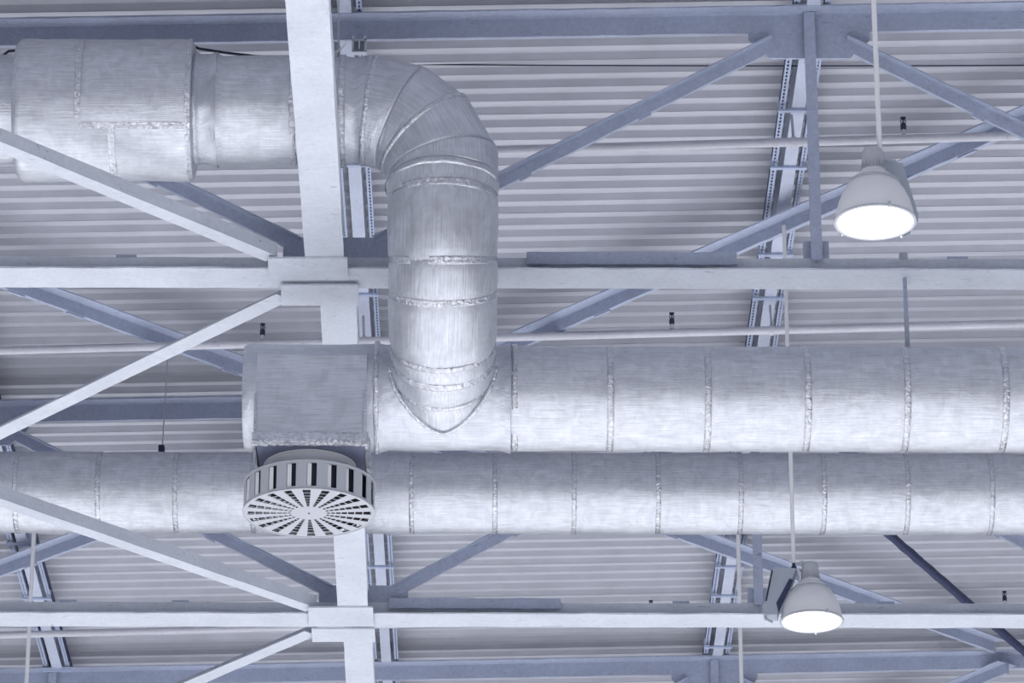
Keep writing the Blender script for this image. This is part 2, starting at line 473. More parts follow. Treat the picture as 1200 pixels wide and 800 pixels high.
# ------------------------------------------------------------------ purlins with slotted rails
def purlin(label, pref, brackets, rails=((-0.125, 0.045), (0.11, 0.04)), w=0.105):
    xr = at(*pref, Z=PURL).x
    xr = at(*pref, Z=PURL + SLOPE * xr).x
    z = PURL + SLOPE * xr
    o = thing('purlin', label, 'purlin', (xr, 25.5, z), 'purlins carrying the roof sheets')
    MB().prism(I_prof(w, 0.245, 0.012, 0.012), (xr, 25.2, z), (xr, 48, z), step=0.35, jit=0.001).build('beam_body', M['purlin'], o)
    for dx, rw in rails:
        m = MB(); zz = z + 0.03; x0 = xr + dx - rw / 2; x1 = xr + dx + rw / 2
        m.box((x0, 25.2, zz), (x0 + 0.014, 46, zz + 0.003)); m.box((x1 - 0.014, 25.2, zz), (x1, 46, zz + 0.003))
        yy = 25.2
        while yy < 46:
            m.box((x0 + 0.014, yy, zz), (x1 - 0.014, yy + 0.022, zz + 0.003)); yy += 0.06
        m.box((x1 if dx < 0 else x0 - 0.003, 25.2, zz), (x1 + 0.003 if dx < 0 else x0, 46, zz + 0.06))
        m.build('slotted_rail', M['galv'], o)
        bk = MB(); bk.box((xr + dx - rw * 0.3, 25.2, zz + 0.075), (xr + dx + rw * 0.3, 46, zz + 0.14)).build('cable_run', M['navy'], o)
    for by in brackets:
        yb = at(pref[0], by, Z=z).y
        MB().box((xr - 0.16, yb - 0.02, z - 0.022), (xr + 0.14, yb + 0.02, z - 0.003)).build('bracket', M['galv'], o)
        for s in (-0.15, 0.125):
            MB().box((xr + s - 0.008, yb - 0.016, z - 0.003), (xr + s + 0.008, yb + 0.016, z + 0.08)).build('bracket_lug', M['galv'], o)
    return o


purlin('middle purlin with two slotted rails, seen between the tie beam and riser', (419, 250), (192, 344, 663, 733))
purlin('right-hand purlin with slotted rails, passing behind the upright', (910, 300), (-5, 128, 195, 297, 348, 663, 697, 757))
purlin('leftmost purlin, seen under the lower duct at the left edge', (44, 700), (636, 700, 784))


# ------------------------------------------------------------------ ducts
def ring_sweep(mb, path, rad, n=72, squash=None, seed=0, rough=0.004, pinch=None, cap=None):
    """path: list of (centre, direction, length-along); rad: function(s) -> radius"""
    vs = []; fs = []; uvs = []
    side = None
    for i, (c, d, s) in enumerate(path):
        d = Vector(d).normalized()
        if side is None: side = Vector((0, 1, 0)) if abs(d.y) < 0.9 else Vector((1, 0, 0))
        side = (side - d * side.dot(d)).normalized(); u = d.cross(side)
        for k in range(n):
            t = 2 * math.pi * k / n
            dirv = side * math.cos(t) + u * math.sin(t)
            r = rad(s)
            q = Vector((s * 2.2, math.cos(t) * 1.4, math.sin(t) * 1.4 + seed))
            r += rough * noise.noise(q) * 1.6 + rough * 0.6 * noise.noise(q * 4.3)
            vs.append(Vector(c) + dirv * r)
    for i in range(len(path) - 1):
        s0 = path[i][2]; s1 = path[i + 1][2]; r = rad((s0 + s1) / 2)
        for k in range(n):
            k2 = (k + 1) % n
            fs.append((i * n + k, i * n + k2, (i + 1) * n + k2, (i + 1) * n + k))
            v0 = k / n * 2 * math.pi * r; v1 = (k + 1) / n * 2 * math.pi * r
            uvs.append([(s0, v0 + seed), (s0, v1 + seed), (s1, v1 + seed), (s1, v0 + seed)])
    mb.add(vs, fs, uvs)
    if cap:
        for idx in (0, len(path) - 1):
            c = Vector(path[idx][0]); o = idx * n
            ring = [vs[o + k] for k in range(n)]
            mb.add(ring, [tuple(range(n))], [[(p.y, p.z) for p in ring]])
    return mb


def straight(x0, x1, Y, Z, step=0.04):
    n = max(2, int(abs(x1 - x0) / step))
    return [((x0 + (x1 - x0) * i / n, Y, Z), (1, 0, 0), x0 + (x1 - x0) * i / n) for i in range(n + 1)]


def band(x, Y, Z, r, w, parent, seed, rough=0.006, mat='tape', name='tape_band'):
    mb = MB()
    ring_sweep(mb, [((x - w / 2, Y, Z), (1, 0, 0), x - w / 2), ((x - w / 2 + 0.004, Y, Z), (1, 0, 0), x - w / 2 + 0.004), ((x, Y, Z), (1, 0, 0), x),
                    ((x + w / 2 - 0.004, Y, Z), (1, 0, 0), x + w / 2 - 0.004), ((x + w / 2, Y, Z), (1, 0, 0), x + w / 2)],
               lambda s: r + (0.0045 if abs(s - x) < w / 2 - 0.002 else -0.008), seed=seed, rough=rough)
    mb.build(name, M[mat], parent, smooth='all')


def ribbed(seams, r, sag=0.006):
    """sleeves bulge slightly between the taped joints"""
    def f(s):
        d = min([abs(s - q) for q in seams] + [0.5])
        return r - sag * math.exp(-(d / 0.05) ** 2)
    return f


# --- long main duct, hung below the nearest truss
YM = YA; ZM = at(700, 467, Y=YM).z; RM = 0.384
X_at = lambda px, Y, py: at(px, py, Y=Y).x
seams_m = [X_at(p, YM, 467) for p in (714, 827, 943, 1058, 1172, 1287, 1400)]
tee0, tee1 = X_at(443, YM, 467), X_at(598, YM, 467)
dm = thing('main_duct', 'foil-wrapped main duct running right from riser, directly under the nearest truss', 'duct', (tee1, YM, ZM), 'foil insulated ventilation ducts')
ends = [tee1] + seams_m + [X_at(1520, YM, 467)]
for i in range(len(ends) - 1):
    mb = ring_sweep(MB(), straight(ends[i], ends[i + 1], YM, ZM), ribbed(seams_m, RM), seed=i * 3.1, rough=0.003, cap=(i == len(ends) - 2))
    mb.build('insulation_sleeve', M['foil'], dm, smooth='all')
for i, x in enumerate(seams_m): band(x, YM, ZM, RM - 0.003, 0.055, dm, i * 1.7 + 2, 0.003)
mb = ring_sweep(MB(), straight(tee0, tee1, YM, ZM), lambda s: RM - 0.004 + 0.026 * (math.exp(-((s - tee0) / 0.045) ** 2) + math.exp(-((s - tee1) / 0.045) ** 2)), seed=41, rough=0.004)
part_label(mb.build('tee_piece', M['foil_rough'], dm, smooth='all'), 'slightly thinner branch piece where the riser joins')
band(tee0 - 0.005, YM, ZM, RM + 0.018, 0.04, dm, 60, 0.012)
band(tee1 + 0.03, YM, ZM, RM + 0.001, 0.05, dm, 62, 0.010)

# --- duct end with the square box that carries the diffuser
xe0, xe1 = X_at(287, YM, 467), tee0
de = thing('duct_end_box', 'short foil-wrapped duct end with a square box above the round diffuser', 'duct', (xe0, YM, ZM))
ring_sweep(MB(), straight(xe0, xe1, YM, ZM), lambda s: RM + 0.008 - 0.02 * math.exp(-((s - xe0) / 0.02) ** 2), seed=71, rough=0.005, cap=True).build('duct_cap', M['foil_rough'], de, smooth=True)
bx0, bx1 = X_at(299, YM - 0.4, 500), X_at(429, YM - 0.4, 500)
BZ0 = at(360, 521, Y=YM - 0.41).z; BZ1 = ZM + 0.16
mb = MB()


def foil_quad(mb, a, b, c, d, nu=14, nv=10, jit=0.004):
    a, b, c, d = map(Vector, (a, b, c, d)); vs = []; fs = []; uvs = []
    lu = (b - a).length; lv = (d - a).length
    nrm = (b - a).cross(d - a).normalized()
    for j in range(nv + 1):
        for i in range(nu + 1):
            u = i / nu; v = j / nv
            p = (a * (1 - u) + b * u) * (1 - v) + (d * (1 - u) + c * u) * v
            k = jit if 0 < i < nu and 0 < j < nv else 0
            vs.append(p + nrm * noise.noise(p * 6) * k * 2)
    for j in range(nv):
        for i in range(nu):
            q = j * (nu + 1) + i
            fs.append((q, q + 1, q + nu + 2, q + nu + 1))
            uvs.append([(i / nu * lu, j / nv * lv), ((i + 1) / nu * lu, j / nv * lv), ((i + 1) / nu * lu, (j + 1) / nv * lv), (i / nu * lu, (j + 1) / nv * lv)])
    mb.add(vs, fs, uvs)


yf, yb = YM - 0.41, YM + 0.41
foil_quad(mb, (bx0, yf, BZ0), (bx1, yf, BZ0), (bx1, yf, BZ1), (bx0, yf, BZ1))
foil_quad(mb, (bx0, yb, BZ0), (bx1, yb, BZ0), (bx1, yb, BZ1), (bx0, yb, BZ1))
foil_quad(mb, (bx0, yf, BZ0), (bx0, yb, BZ0), (bx0, yb, BZ1), (bx0, yf, BZ1))
foil_quad(mb, (bx1, yf, BZ0), (bx1, yb, BZ0), (bx1, yb, BZ1), (bx1, yf, BZ1))
foil_quad(mb, (bx0, yf, BZ1), (bx1, yf, BZ1), (bx1, YM - 0.2, ZM + 0.33), (bx0, YM - 0.2, ZM + 0.33))
foil_quad(mb, (bx0, yb, BZ1), (bx1, yb, BZ1), (bx1, YM + 0.2, ZM + 0.33), (bx0, YM + 0.2, ZM + 0.33))
mb.build('box_body', M['foil_rough'], de, smooth=True)


def crinkled_bar(a, b, w, h, parent, seed, name='foil_edging'):
    a = Vector(a); b = Vector(b); n = max(6, int((b - a).length / 0.02)); d = (b - a).normalized()
    s = d.cross(Vector((0, 0, 1))) if abs(d.z) < 0.9 else Vector((1, 0, 0)); s.normalize(); u = s.cross(d)
    vs = []; fs = []; uvs = []; k = 8
    for i in range(n + 1):
        c = a + (b - a) * i / n
        for j in range(k):
            t = 2 * math.pi * (j + .5) / k
            e = 1 + 0.22 * noise.noise(Vector((i * 0.7, j * 1.3, seed)))
            vs.append(c + s * math.copysign(min(abs(math.cos(t)) * 1.2, 1), math.cos(t)) * w / 2 * e + u * math.copysign(min(abs(math.sin(t)) * 1.2, 1), math.sin(t)) * h / 2 * e)
    for i in range(n):
        for j in range(k):
            j2 = (j + 1) % k
            fs.append((i * k + j, i * k + j2, (i + 1) * k + j2, (i + 1) * k + j))
            uvs.append([(i * .02, j * .02), (i * .02, j * .02 + .02), (i * .02 + .02, j * .02 + .02), (i * .02 + .02, j * .02)])
    m = MB().add(vs, fs, uvs)
    m.add([vs[j] for j in range(k)], [tuple(range(k))], [[(0.01 * j, 0) for j in range(k)]])
    m.add([vs[n * k + j] for j in range(k)], [tuple(range(k))], [[(0.01 * j, 0) for j in range(k)]])
    m.build(name, M['tape'], parent, smooth=True)


crinkled_bar((bx0 - 0.02, yf, BZ0 + 0.045), (bx1 + 0.02, yf, BZ0 + 0.045), 0.035, 0.10, de, 1)
crinkled_bar((bx0 - 0.02, yb, BZ0 + 0.04), (bx1 + 0.02, yb, BZ0 + 0.04), 0.035, 0.10, de, 2)
crinkled_bar((bx0 - 0.005, yf, BZ0 + 0.03), (bx0 - 0.005, yb, BZ0 + 0.03), 0.035, 0.08, de, 3)
crinkled_bar((bx1 + 0.005, yf, BZ0 + 0.03), (bx1 + 0.005, yb, BZ0 + 0.03), 0.05, 0.08, de, 4)
crinkled_bar((bx1 - 0.01, yf - 0.004, BZ0), (bx1 - 0.01, yf - 0.004, BZ0 + 0.42), 0.03, 0.016, de, 5)
crinkled_bar((bx0 + 0.0, yf - 0.004, BZ0), (bx0 + 0.0, yf - 0.004, BZ0 + 0.40), 0.02, 0.016, de, 6)
part_label(MB().box((bx0 + 0.012, yf + 0.012, BZ0), (bx1 - 0.012, yb - 0.012, BZ0 + 0.02)).build('base_plate', M['plate'], de), 'bare blue-grey sheet plate closing the box below')

# --- round swirl diffuser
xd = X_at(362, YM, 600)
DZ = at(362, 601, Y=YM).z
DR, DH = 0.472, 0.225
df = thing('air_diffuser', 'round grey slotted air diffuser with spoke pattern under the duct end box', 'diffuser', (xd, YM, DZ))
NS = 20
r = 0.085
lens_ = []
for k in range(7):
    L_ = 0.026 + 0.0066 * k; g = 0.009
    lens_.append((r, r + L_)); r += L_ + g
sc = (0.448 - 0.13) / (lens_[-1][1] - 0.085)
lens_ = [(0.13 + (a - 0.085) * sc, 0.13 + (b - 0.085) * sc) for a, b in lens_]
rb = [0.0] + [v for ab in lens_ for v in ab] + [DR]
slotw = R(7.6)
mb = MB()
c = Vector((xd, YM, DZ)); sub = 3
for s in range(NS):
    a0 = 2 * math.pi * s / NS - slotw / 2
    angs = [a0, a0 + slotw] + [a0 + slotw + (2 * math.pi / NS - slotw) * j / sub for j in range(1, sub + 1)]
    for i in range(len(rb) - 1):
        is_slot = (i % 2 == 1)
        for j in range(len(angs) - 1):
            if is_slot and j == 0: continue
            r0, r1 = rb[i], rb[i + 1]; t0, t1 = angs[j], angs[j + 1]
            q = [c + Vector((r0 * math.cos(t0), r0 * math.sin(t0), 0)), c + Vector((r1 * math.cos(t0), r1 * math.sin(t0), 0)),
                 c + Vector((r1 * math.cos(t1), r1 * math.sin(t1), 0)), c + Vector((r0 * math.cos(t1), r0 * math.sin(t1), 0))]
            if r0 == 0: mb.add(q[1:] + [q[0]], [(0, 1, 2)])
            else: mb.add(q, [(0, 1, 2, 3)])
part_label(mb.build('face_plate', M['grey'], df), 'spoked face plate with rows of small slots')
# tilted vanes behind the face slots
mb = MB()
for s in range(NS):
    t = 2 * math.pi * s / NS - slotw * 0.15
    for a, b in lens_:
        e = Vector((math.cos(t), math.sin(t), 0)); n = Vector((-math.sin(t), math.cos(t), 0))
        w0 = a * slotw * 0.5; w1 = b * slotw * 0.5
        mb.add([c + e * (a + .003) - n * w0 * 1.1 + Vector((0, 0, .003)), c + e * (b - .003) - n * w1 * 1.1 + Vector((0, 0, .003)), c + e * (b - .003) - n * w1 * .80 + Vector((0, 0, .012)), c + e * (a + .003) - n * w0 * .80 + Vector((0, 0, .012))], [(0, 1, 2, 3)])
mb.build('face_vanes', M['grey'], df, kind='stuff')
# drum wall with upright slots
mb = MB(); NW = 20
z0, z1, za, zb = DZ, DZ + DH, DZ + 0.022, DZ + DH - 0.025
for s in range(NW):
    a0 = 2 * math.pi * (s + 0.25) / NW - math.pi / 2 - R(4.2)
    segs = [(a0, a0 + R(8.4), True)] + [(a0 + R(8.4) + R(9.6) * j / 3, a0 + R(8.4) + R(9.6) * (j + 1) / 3, False) for j in range(3)]
    for t0, t1, slot in segs:
        zz = [(z0, za), (zb, z1)] if slot else [(z0, z1)]
        for zl, zh in zz:
            p = [c + Vector((DR * math.cos(t), DR * math.sin(t), z - DZ)) for t, z in ((t0, zl), (t1, zl), (t1, zh), (t0, zh))]
            q = [c + Vector(((DR - .006) * math.cos(t), (DR - .006) * math.sin(t), z - DZ)) for t, z in ((t0, zl), (t1, zl), (t1, zh), (t0, zh))]
            mb.add(p + q, [(0, 1, 2, 3), (7, 6, 5, 4), (0, 3, 7, 4), (1, 5, 6, 2), (3, 2, 6, 7)])
mb.build('drum_wall', M['grey'], df)
for s in range(NW):
    a0 = 2 * math.pi * (s + 0.25) / NW - math.pi / 2 - R(3.9)
    p = [c + Vector((rr * math.cos(t), rr * math.sin(t), z - DZ)) for rr, t, z in
         ((DR - .007, a0, za), (DR - .016, a0 + R(3.6), za), (DR - .016, a0 + R(3.6), zb), (DR - .007, a0, zb))]
    MB().add(p, [(0, 1, 2, 3)]).build('louver_blade', M['white'], df)
MB().lathe([(DR + .004, -0.004), (DR + .006, 0.0), (DR + .004, 0.006), (DR - .006, 0.006), (DR - .006, -0.004), (DR + .004, -0.004)], 96, c).build('bottom_rim', M['grey'], df, smooth=True)
MB().lathe([(0.30, DH + .002), (DR - .02, DH + .002), (DR + .004, DH - .004), (DR + .004, DH - .012), (DR - .008, DH - .012)], 96, c).build('top_rim', M['grey'], df, smooth=True)
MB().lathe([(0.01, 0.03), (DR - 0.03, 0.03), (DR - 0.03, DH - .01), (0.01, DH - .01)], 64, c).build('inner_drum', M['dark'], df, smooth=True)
MB().lathe([(0.31, DH), (0.31, BZ0 - DZ - 0.012), (0.335, BZ0 - DZ - .010), (0.335, BZ0 - DZ - .001), (0.05, BZ0 - DZ - .001)], 64, c).build('neck_collar', M['white'], df, smooth=True)
MB().lathe([(0.001, -0.006), (0.006, -0.006), (0.006, 0.001)], 10, c).build('centre_screw', M['black'], df)

# --- elbow and riser, dropping from the upper duct and swinging into the tee
YU = 27.15; ZU = at(300, 129, Y=YU).z; RU = 0.395
RE = 0.56
xr = X_at(518.5, YU, 300)
cx = xr - RE
el = thing('duct_elbow', 'foil-wrapped elbow and riser dropping in front of the nearest truss into main duct', 'duct', (xr, YU, ZM + 0.4), 'foil insulated ventilation ducts')
# segmented bend: mitred pieces between flat joints
ctr = Vector((cx, YU, ZU - RE))
angs = [3, 27, 50, 77]
pv = [Vector((cx - 0.0, YU, ZU))] + [ctr + Vector((math.sin(R(a)), 0, math.cos(R(a)))) * RE * (1 if a < 70 else 1.02) for a in angs] + [Vector((xr, YU, ZU - RE))]


def mitre_piece(i):
    """straight length of duct between two slanting joints"""
    a, b = pv[i], pv[i + 1]; d = (b - a).normalized(); n = 72; m = 8
    m0 = d if i == 0 else (d + (pv[i] - pv[i - 1]).normalized()).normalized()
    m1 = Vector((0, 0, -1)) if i == len(pv) - 2 else (d + (pv[i + 2] - pv[i + 1]).normalized()).normalized()
    y = Vector((0, 1, 0)); u = y.cross(d).normalized()
    if u.z < 0: u = -u
    if i == len(pv) - 2: u = Vector((1, 0, 0))
    vs = []; fs = []; uvs = []
    for q in range(m + 1):
        f = q / m; e = min(f, 1 - f)
        for k in range(n):
            t = 2 * math.pi * k / n
            rr = RU + 0.004 - (0.009 if e < 0.01 else 0) + 0.005 * noise.noise(Vector((f * 1.5 + i * 3, math.cos(t) * 2, math.sin(t) * 2)))
            o = u * math.cos(t) * rr + y * math.sin(t) * rr
            t0 = -(o.dot(m0)) / d.dot(m0); t1 = (b - a).length - (o.dot(m1)) / d.dot(m1)
            ff = (0, 0.03, 0.1, 0.3, 0.5, 0.7, 0.9, 0.97, 1)[q]
            vs.append(a + o + d * (t0 + (t1 - t0) * ff))
    for q in range(m):
        for k in range(n):
            k2 = (k + 1) % n
            fs.append((q * n + k, q * n + k2, (q + 1) * n + k2, (q + 1) * n + k))
            v0 = k / n * 2.48; v1 = (k + 1) / n * 2.48; s0 = i * 1.7
            uvs.append([(s0 + q * .05, v0), (s0 + q * .05, v1), (s0 + (q + 1) * .05, v1), (s0 + (q + 1) * .05, v0)])
    return MB().add(vs, fs, uvs)


for i in range(len(pv) - 1):
    mitre_piece(i).build('bend_segment', M['foil_rough'], el, smooth='all')
# tape over two of the mitre joints
for i in (1, 3):
    d0 = (pv[i] - pv[i - 1]).normalized(); d1 = (pv[i + 1] - pv[i]).normalized(); mm = (d0 + d1).normalized()
    y = Vector((0, 1, 0)); u = mm.cross(y)
    if u.z < 0: u = -u
    vs = []; fs = []; uvs = []; n = 72; st = RU / mm.dot(d0)
    for j, (w, rr) in enumerate(((-.022, .000), (-.016, .009), (0, .014), (.016, .009), (.022, .000))):
        for k in range(n):
            t = 2 * math.pi * k / n; e = rr + 0.005 * noise.noise(Vector((i, t * 3, j * .6)))
            vs.append(pv[i] + u * math.cos(t) * (st + e) + y * math.sin(t) * (RU + e) + mm * w)
    for j in range(4):
        for k in range(n):
            k2 = (k + 1) % n
            fs.append((j * n + k, j * n + k2, (j + 1) * n + k2, (j + 1) * n + k))
            uvs.append([(j * .012, k * .034), (j * .012, k * .034 + .034), (j * .012 + .012, k * .034 + .034), (j * .012 + .012, k * .034)])
    MB().add(vs, fs, uvs).build('tape_band', M['tape'], el, smooth='all')
# riser path: a short drop, then a wide swing away to the tee
z_start = ZU - RE
RB = 1.15
z_bend = ZM + 0.05 + RB * math.sin(R(76))
path = []
s = 0.0
nst = 8
for i in range(nst):
    f = i / nst
    path.append(((xr, YU, z_start + (z_bend - z_start) * f), (0, 0, -1), abs(z_start - z_bend) * f))
L0 = abs(z_start - z_bend)
for i in range(40):
    th = R(76) * i / 39
    path.append(((xr, YU + RB * (1 - math.cos(th)), z_bend - RB * math.sin(th)), (0, math.sin(th), -math.cos(th)), L0 + RB * th))
th = R(76); pe = Vector(path[-1][0]); dd = Vector((0, math.sin(th), -math.cos(th)))
for i in range(1, 6):
    p = pe + dd * (0.24 * i / 5)
    path.append((tuple(p), tuple(dd), L0 + RB * th + 0.24 * i / 5))
cuts = []                                       # joints along the riser


def path_index(py):
    """index of the riser station whose centre is seen at photo height py"""
    best = 0; bd = 1e9
    for i, (c_, d_, s_) in enumerate(path):
        v = Vector(c_) - Vector((0, 0, EYE)); yy = 400 - FPX * v.dot(upv) / v.dot(fwd)
        if abs(yy - py) < bd: bd = abs(yy - py); best = i
    return best


j_idx = [0, path_index(236), path_index(304), path_index(343), path_index(401), path_index(416), path_index(436), len(path) - 1]
j_idx = sorted(set(j_idx))
joint_s = [path[i][2] for i in j_idx]


def rr_f(s):
    d = min([abs(s - q) for q in joint_s])
    return RU + 0.006 - 0.012 * math.exp(-(d / 0.03) ** 2) - 0.024 * min(1, s / 1.7)


for a, b in zip(j_idx[:-1], j_idx[1:]):
    ring_sweep(MB(), path[a:b + 1], rr_f, seed=a * 0.37, rough=0.005).build('riser_sleeve', M['foil'], el, smooth='all')


def riser_band(s0, w, seed, lift=0.006, rough=0.006):
    pts = []
    for f in (-.5, -.42, -.15, .15, .42, .5):
        s = min(max(s0 + f * w, 0.0), path[-1][2])
        for i in range(len(path) - 1):
            if path[i][2] <= s <= path[i + 1][2] + 1e-6: break
        q = (s - path[i][2]) / (path[i + 1][2] - path[i][2])
        c_ = Vector(path[i][0]).lerp(Vector(path[i + 1][0]), q); d_ = Vector(path[i][1]).lerp(Vector(path[i + 1][1]), q)
        pts.append((tuple(c_), tuple(d_), s))
    e0, e1 = pts[0][2], pts[-1][2]
    ring_sweep(MB(), pts, lambda s: rr_f(s) + (lift if e0 + 1e-4 < s < e1 - 1e-4 else -0.006), seed=seed, rough=rough).build('tape_band', M['tape'], el, smooth='all')


for k, (i, w) in enumerate(zip(j_idx[1:-1], (0.05, 0.05, 0.045, 0.04, 0.05, 0.03))): riser_band(path[i][2], w, k * 2.3 + 9)
riser_band(path[2][2] + 0.01, 0.06, 33, 0.014, 0.012)
# upright strip of tape on the riser front
mb = MB(); vs = []; fs = []; uvs = []
i0, i1 = path_index(356), path_index(399)
for i in range(i0, i1 + 1):
    c_, d_, s_ = path[i]; d_ = Vector(d_); side = Vector((1, 0, 0)); u_ = d_.cross(side)
    if u_.y > 0: u_ = -u_
    for w in (-0.03, 0.03):
        off = -0.01 + w - 0.05 * (i - i0) / max(1, i1 - i0)
        rr = rr_f(s_) + 0.004
        vs.append(Vector(c_) + side * off + u_ * math.sqrt(rr * rr - off * off))
for i in range(i1 - i0):
    fs.append((2 * i, 2 * i + 1, 2 * i + 3, 2 * i + 2)); uvs.append([(i * .03, 0), (i * .03, .04), (i * .03 + .03, .04), (i * .03 + .03, 0)])
mb.add(vs, fs, uvs).build('tape_strip', M['foil_rough'], el, smooth='all')
# crinkled saddle seam where the riser enters the main duct
pts = []
axd = dd
for k in range(-34, 35):
    t = R(k * 2.6)                             # around the riser, 0 = its underside
    side = Vector((1, 0, 0)); u_ = axd.cross(side)
    if u_.z > 0: u_ = -u_
    rad = RM - 0.007
    base = pe + side * math.sin(t) * rad + u_ * math.cos(t) * rad
    best = None                                # walk along the riser until the main duct surface
    for q in range(0, 120):
        p = base + axd * (-0.25 + q * 0.008)
        if math.hypot(p.y - YM, p.z - ZM) < RM - 0.002: best = p + u_ * 0.008 * math.cos(t) + side * 0.008 * math.sin(t); break
    if best: pts.append(best)
if len(pts) > 4:
    rs = [0.016 + 0.006 * noise.noise(Vector((i * .6, 0, 3))) for i in range(len(pts))]
    m = MB().tube(pts, rs, 8)
    m.has = True; m.uv = [[(v.x, v.z + 0.3 * v.y) for v in [m.v[k] for k in f]] for f in m.f]
    m.build('saddle_seam', M['tape'], el, smooth='all')

# --- upper duct at the left with the thick sleeve
du = thing('upper_duct', 'foil-wrapped upper duct with a thicker boxed sleeve, entering from the left edge', 'duct', (cx, YU, ZU), 'foil insulated ventilation ducts')
xs = [X_at(p, YU, 129) for p in (-420, 22, 228, 256, 345)] + [cx + 0.006]
ring_sweep(MB(), straight(xs[0], xs[1] + 0.02, YU, ZU), lambda s: RU, seed=5, cap=True).build('insulation_sleeve', M['foil_rough'], du, smooth='all')
RS = 0.515
part_label(ring_sweep(MB(), straight(xs[1], xs[2], YU, ZU - 0.01, 0.03), lambda s: RS - 0.03 * (math.exp(-((s - xs[1]) / 0.02) ** 2) + math.exp(-((s - xs[2]) / 0.015) ** 2)), seed=15, rough=0.007, cap=True).build('thick_sleeve', M['foil'], du, smooth=True), 'thicker outer wrap around the duct joint')


def neck(s):
    f = (s - xs[2]) / (xs[3] - xs[2])
    return RU - 0.01 + 0.03 * max(0, f) ** 3 + 0.02 * math.exp(-((f - 0.1) / 0.15) ** 2)


ring_sweep(MB(), straight(xs[2] - 0.02, xs[3], YU, ZU, 0.012), neck, seed=25, rough=0.016).build('wrinkled_collar', M['foil_rough'], du, smooth='all')
ring_sweep(MB(), straight(xs[3], xs[4], YU, ZU), lambda s: RU + 0.002 + 0.014 * math.exp(-((s - xs[3]) / 0.02) ** 2), seed=35, rough=0.005).build('insulation_sleeve', M['foil'], du, smooth='all')
ring_sweep(MB(), straight(xs[4], xs[5], YU, ZU, 0.02), lambda s: RU - 0.004 + 0.006 * math.sin(s * 40), seed=45, rough=0.007).build('insulation_sleeve', M['foil_rough'], du, smooth='all')
band(xs[4] + 0.0, YU, ZU, RU + .004, 0.05, du, 3)
band(X_at(402, YU, 129), YU, ZU, RU + .008, 0.05, du, 7, 0.012)


def patch(x0, x1, t0, t1, r, Y, Z, parent, lift=0.006, name='tape_strip'):
    """piece of tape on a duct: from x0 to x1, t in degrees below the point facing the camera side"""
    vs = []; fs = []; uvs = []
    nu = max(2, int(abs(x1 - x0) / 0.02)); nv = max(2, int(abs(t1 - t0) / 2.5))
    for i in range(nu + 1):
        for j in range(nv + 1):
            x = x0 + (x1 - x0) * i / nu; t = R(t0 + (t1 - t0) * j / nv)
            rr = r + lift + 0.003 * noise.noise(Vector((x * 30, t * 12, 0)))
            vs.append((x, Y - math.cos(t) * rr, Z - math.sin(t) * rr))
    for i in range(nu):
        for j in range(nv):
            q = i * (nv + 1) + j
            fs.append((q, q + 1, q + nv + 2, q + nv + 1))
            uvs.append([(i * .02, j * .02), (i * .02, j * .02 + .02), (i * .02 + .02, j * .02 + .02), (i * .02 + .02, j * .02)])
    MB().add(vs, fs, uvs).build(name, M['tape'], parent, smooth='all')


PX = lambda p: X_at(p, YU, 129)
patch(PX(100), PX(224), 36, 41, RS, YU, ZU - .01, du)
patch(PX(133), PX(141), 41, 88, RS, YU, ZU - .01, du)
patch(PX(95), PX(102), -50, 36, RS, YU, ZU - .01, du)
patch(PX(222), PX(228), -60, 95, RS, YU, ZU - .01, du)

# --- lower duct between nearest and middle truss
YL = 34.6; ZL = at(700, 578, Y=YL).z; RL = 0.361
dl = thing('lower_duct', 'foil-wrapped lower duct spanning the full width behind the round diffuser', 'duct', (X_at(-60, YL, 579), YL, ZL), 'foil insulated ventilation ducts')
sl = [X_at(p, YL, 579) for p in (-72, 22, 118, 208, 298, 388, 483, 580, 672, 770, 866, 963, 1060, 1158, 1255)]
ends = [X_at(-200, YL, 579)] + sl + [X_at(1380, YL, 579)]
for i in range(len(ends) - 1):
    ring_sweep(MB(), straight(ends[i], ends[i + 1], YL, ZL), ribbed(sl, RL, 0.004), n=64, seed=i * 2.3 + 100, rough=0.003, cap=(i in (0, len(ends) - 2))).build('insulation_sleeve', M['foil'], dl, smooth='all')
for i, x in enumerate(sl): band(x, YL, ZL, RL - 0.003, 0.05, dl, i * 1.3 + 70, 0.003)

# hangers of the ducts
def hanger(label, px_top, Ytop, ztop, zbot, r=0.012, mats=('steel', 'galv'), split=0.55):
    x = at(px_top[0], px_top[1], Y=Ytop).x
    o = thing('duct_hanger', label, 'hanger', (x, Ytop, zbot))
    zm = ztop + (zbot - ztop) * split
    MB().box((x - r, Ytop - 0.012, zm), (x + r, Ytop + 0.012, ztop)).build('rod', M[mats[0]], o)
    MB().box((x - r * 1.15, Ytop - 0.014, zbot), (x + r * 1.15, Ytop + 0.014, zm)).build('threaded_rod', M[mats[1]], o)
    return o


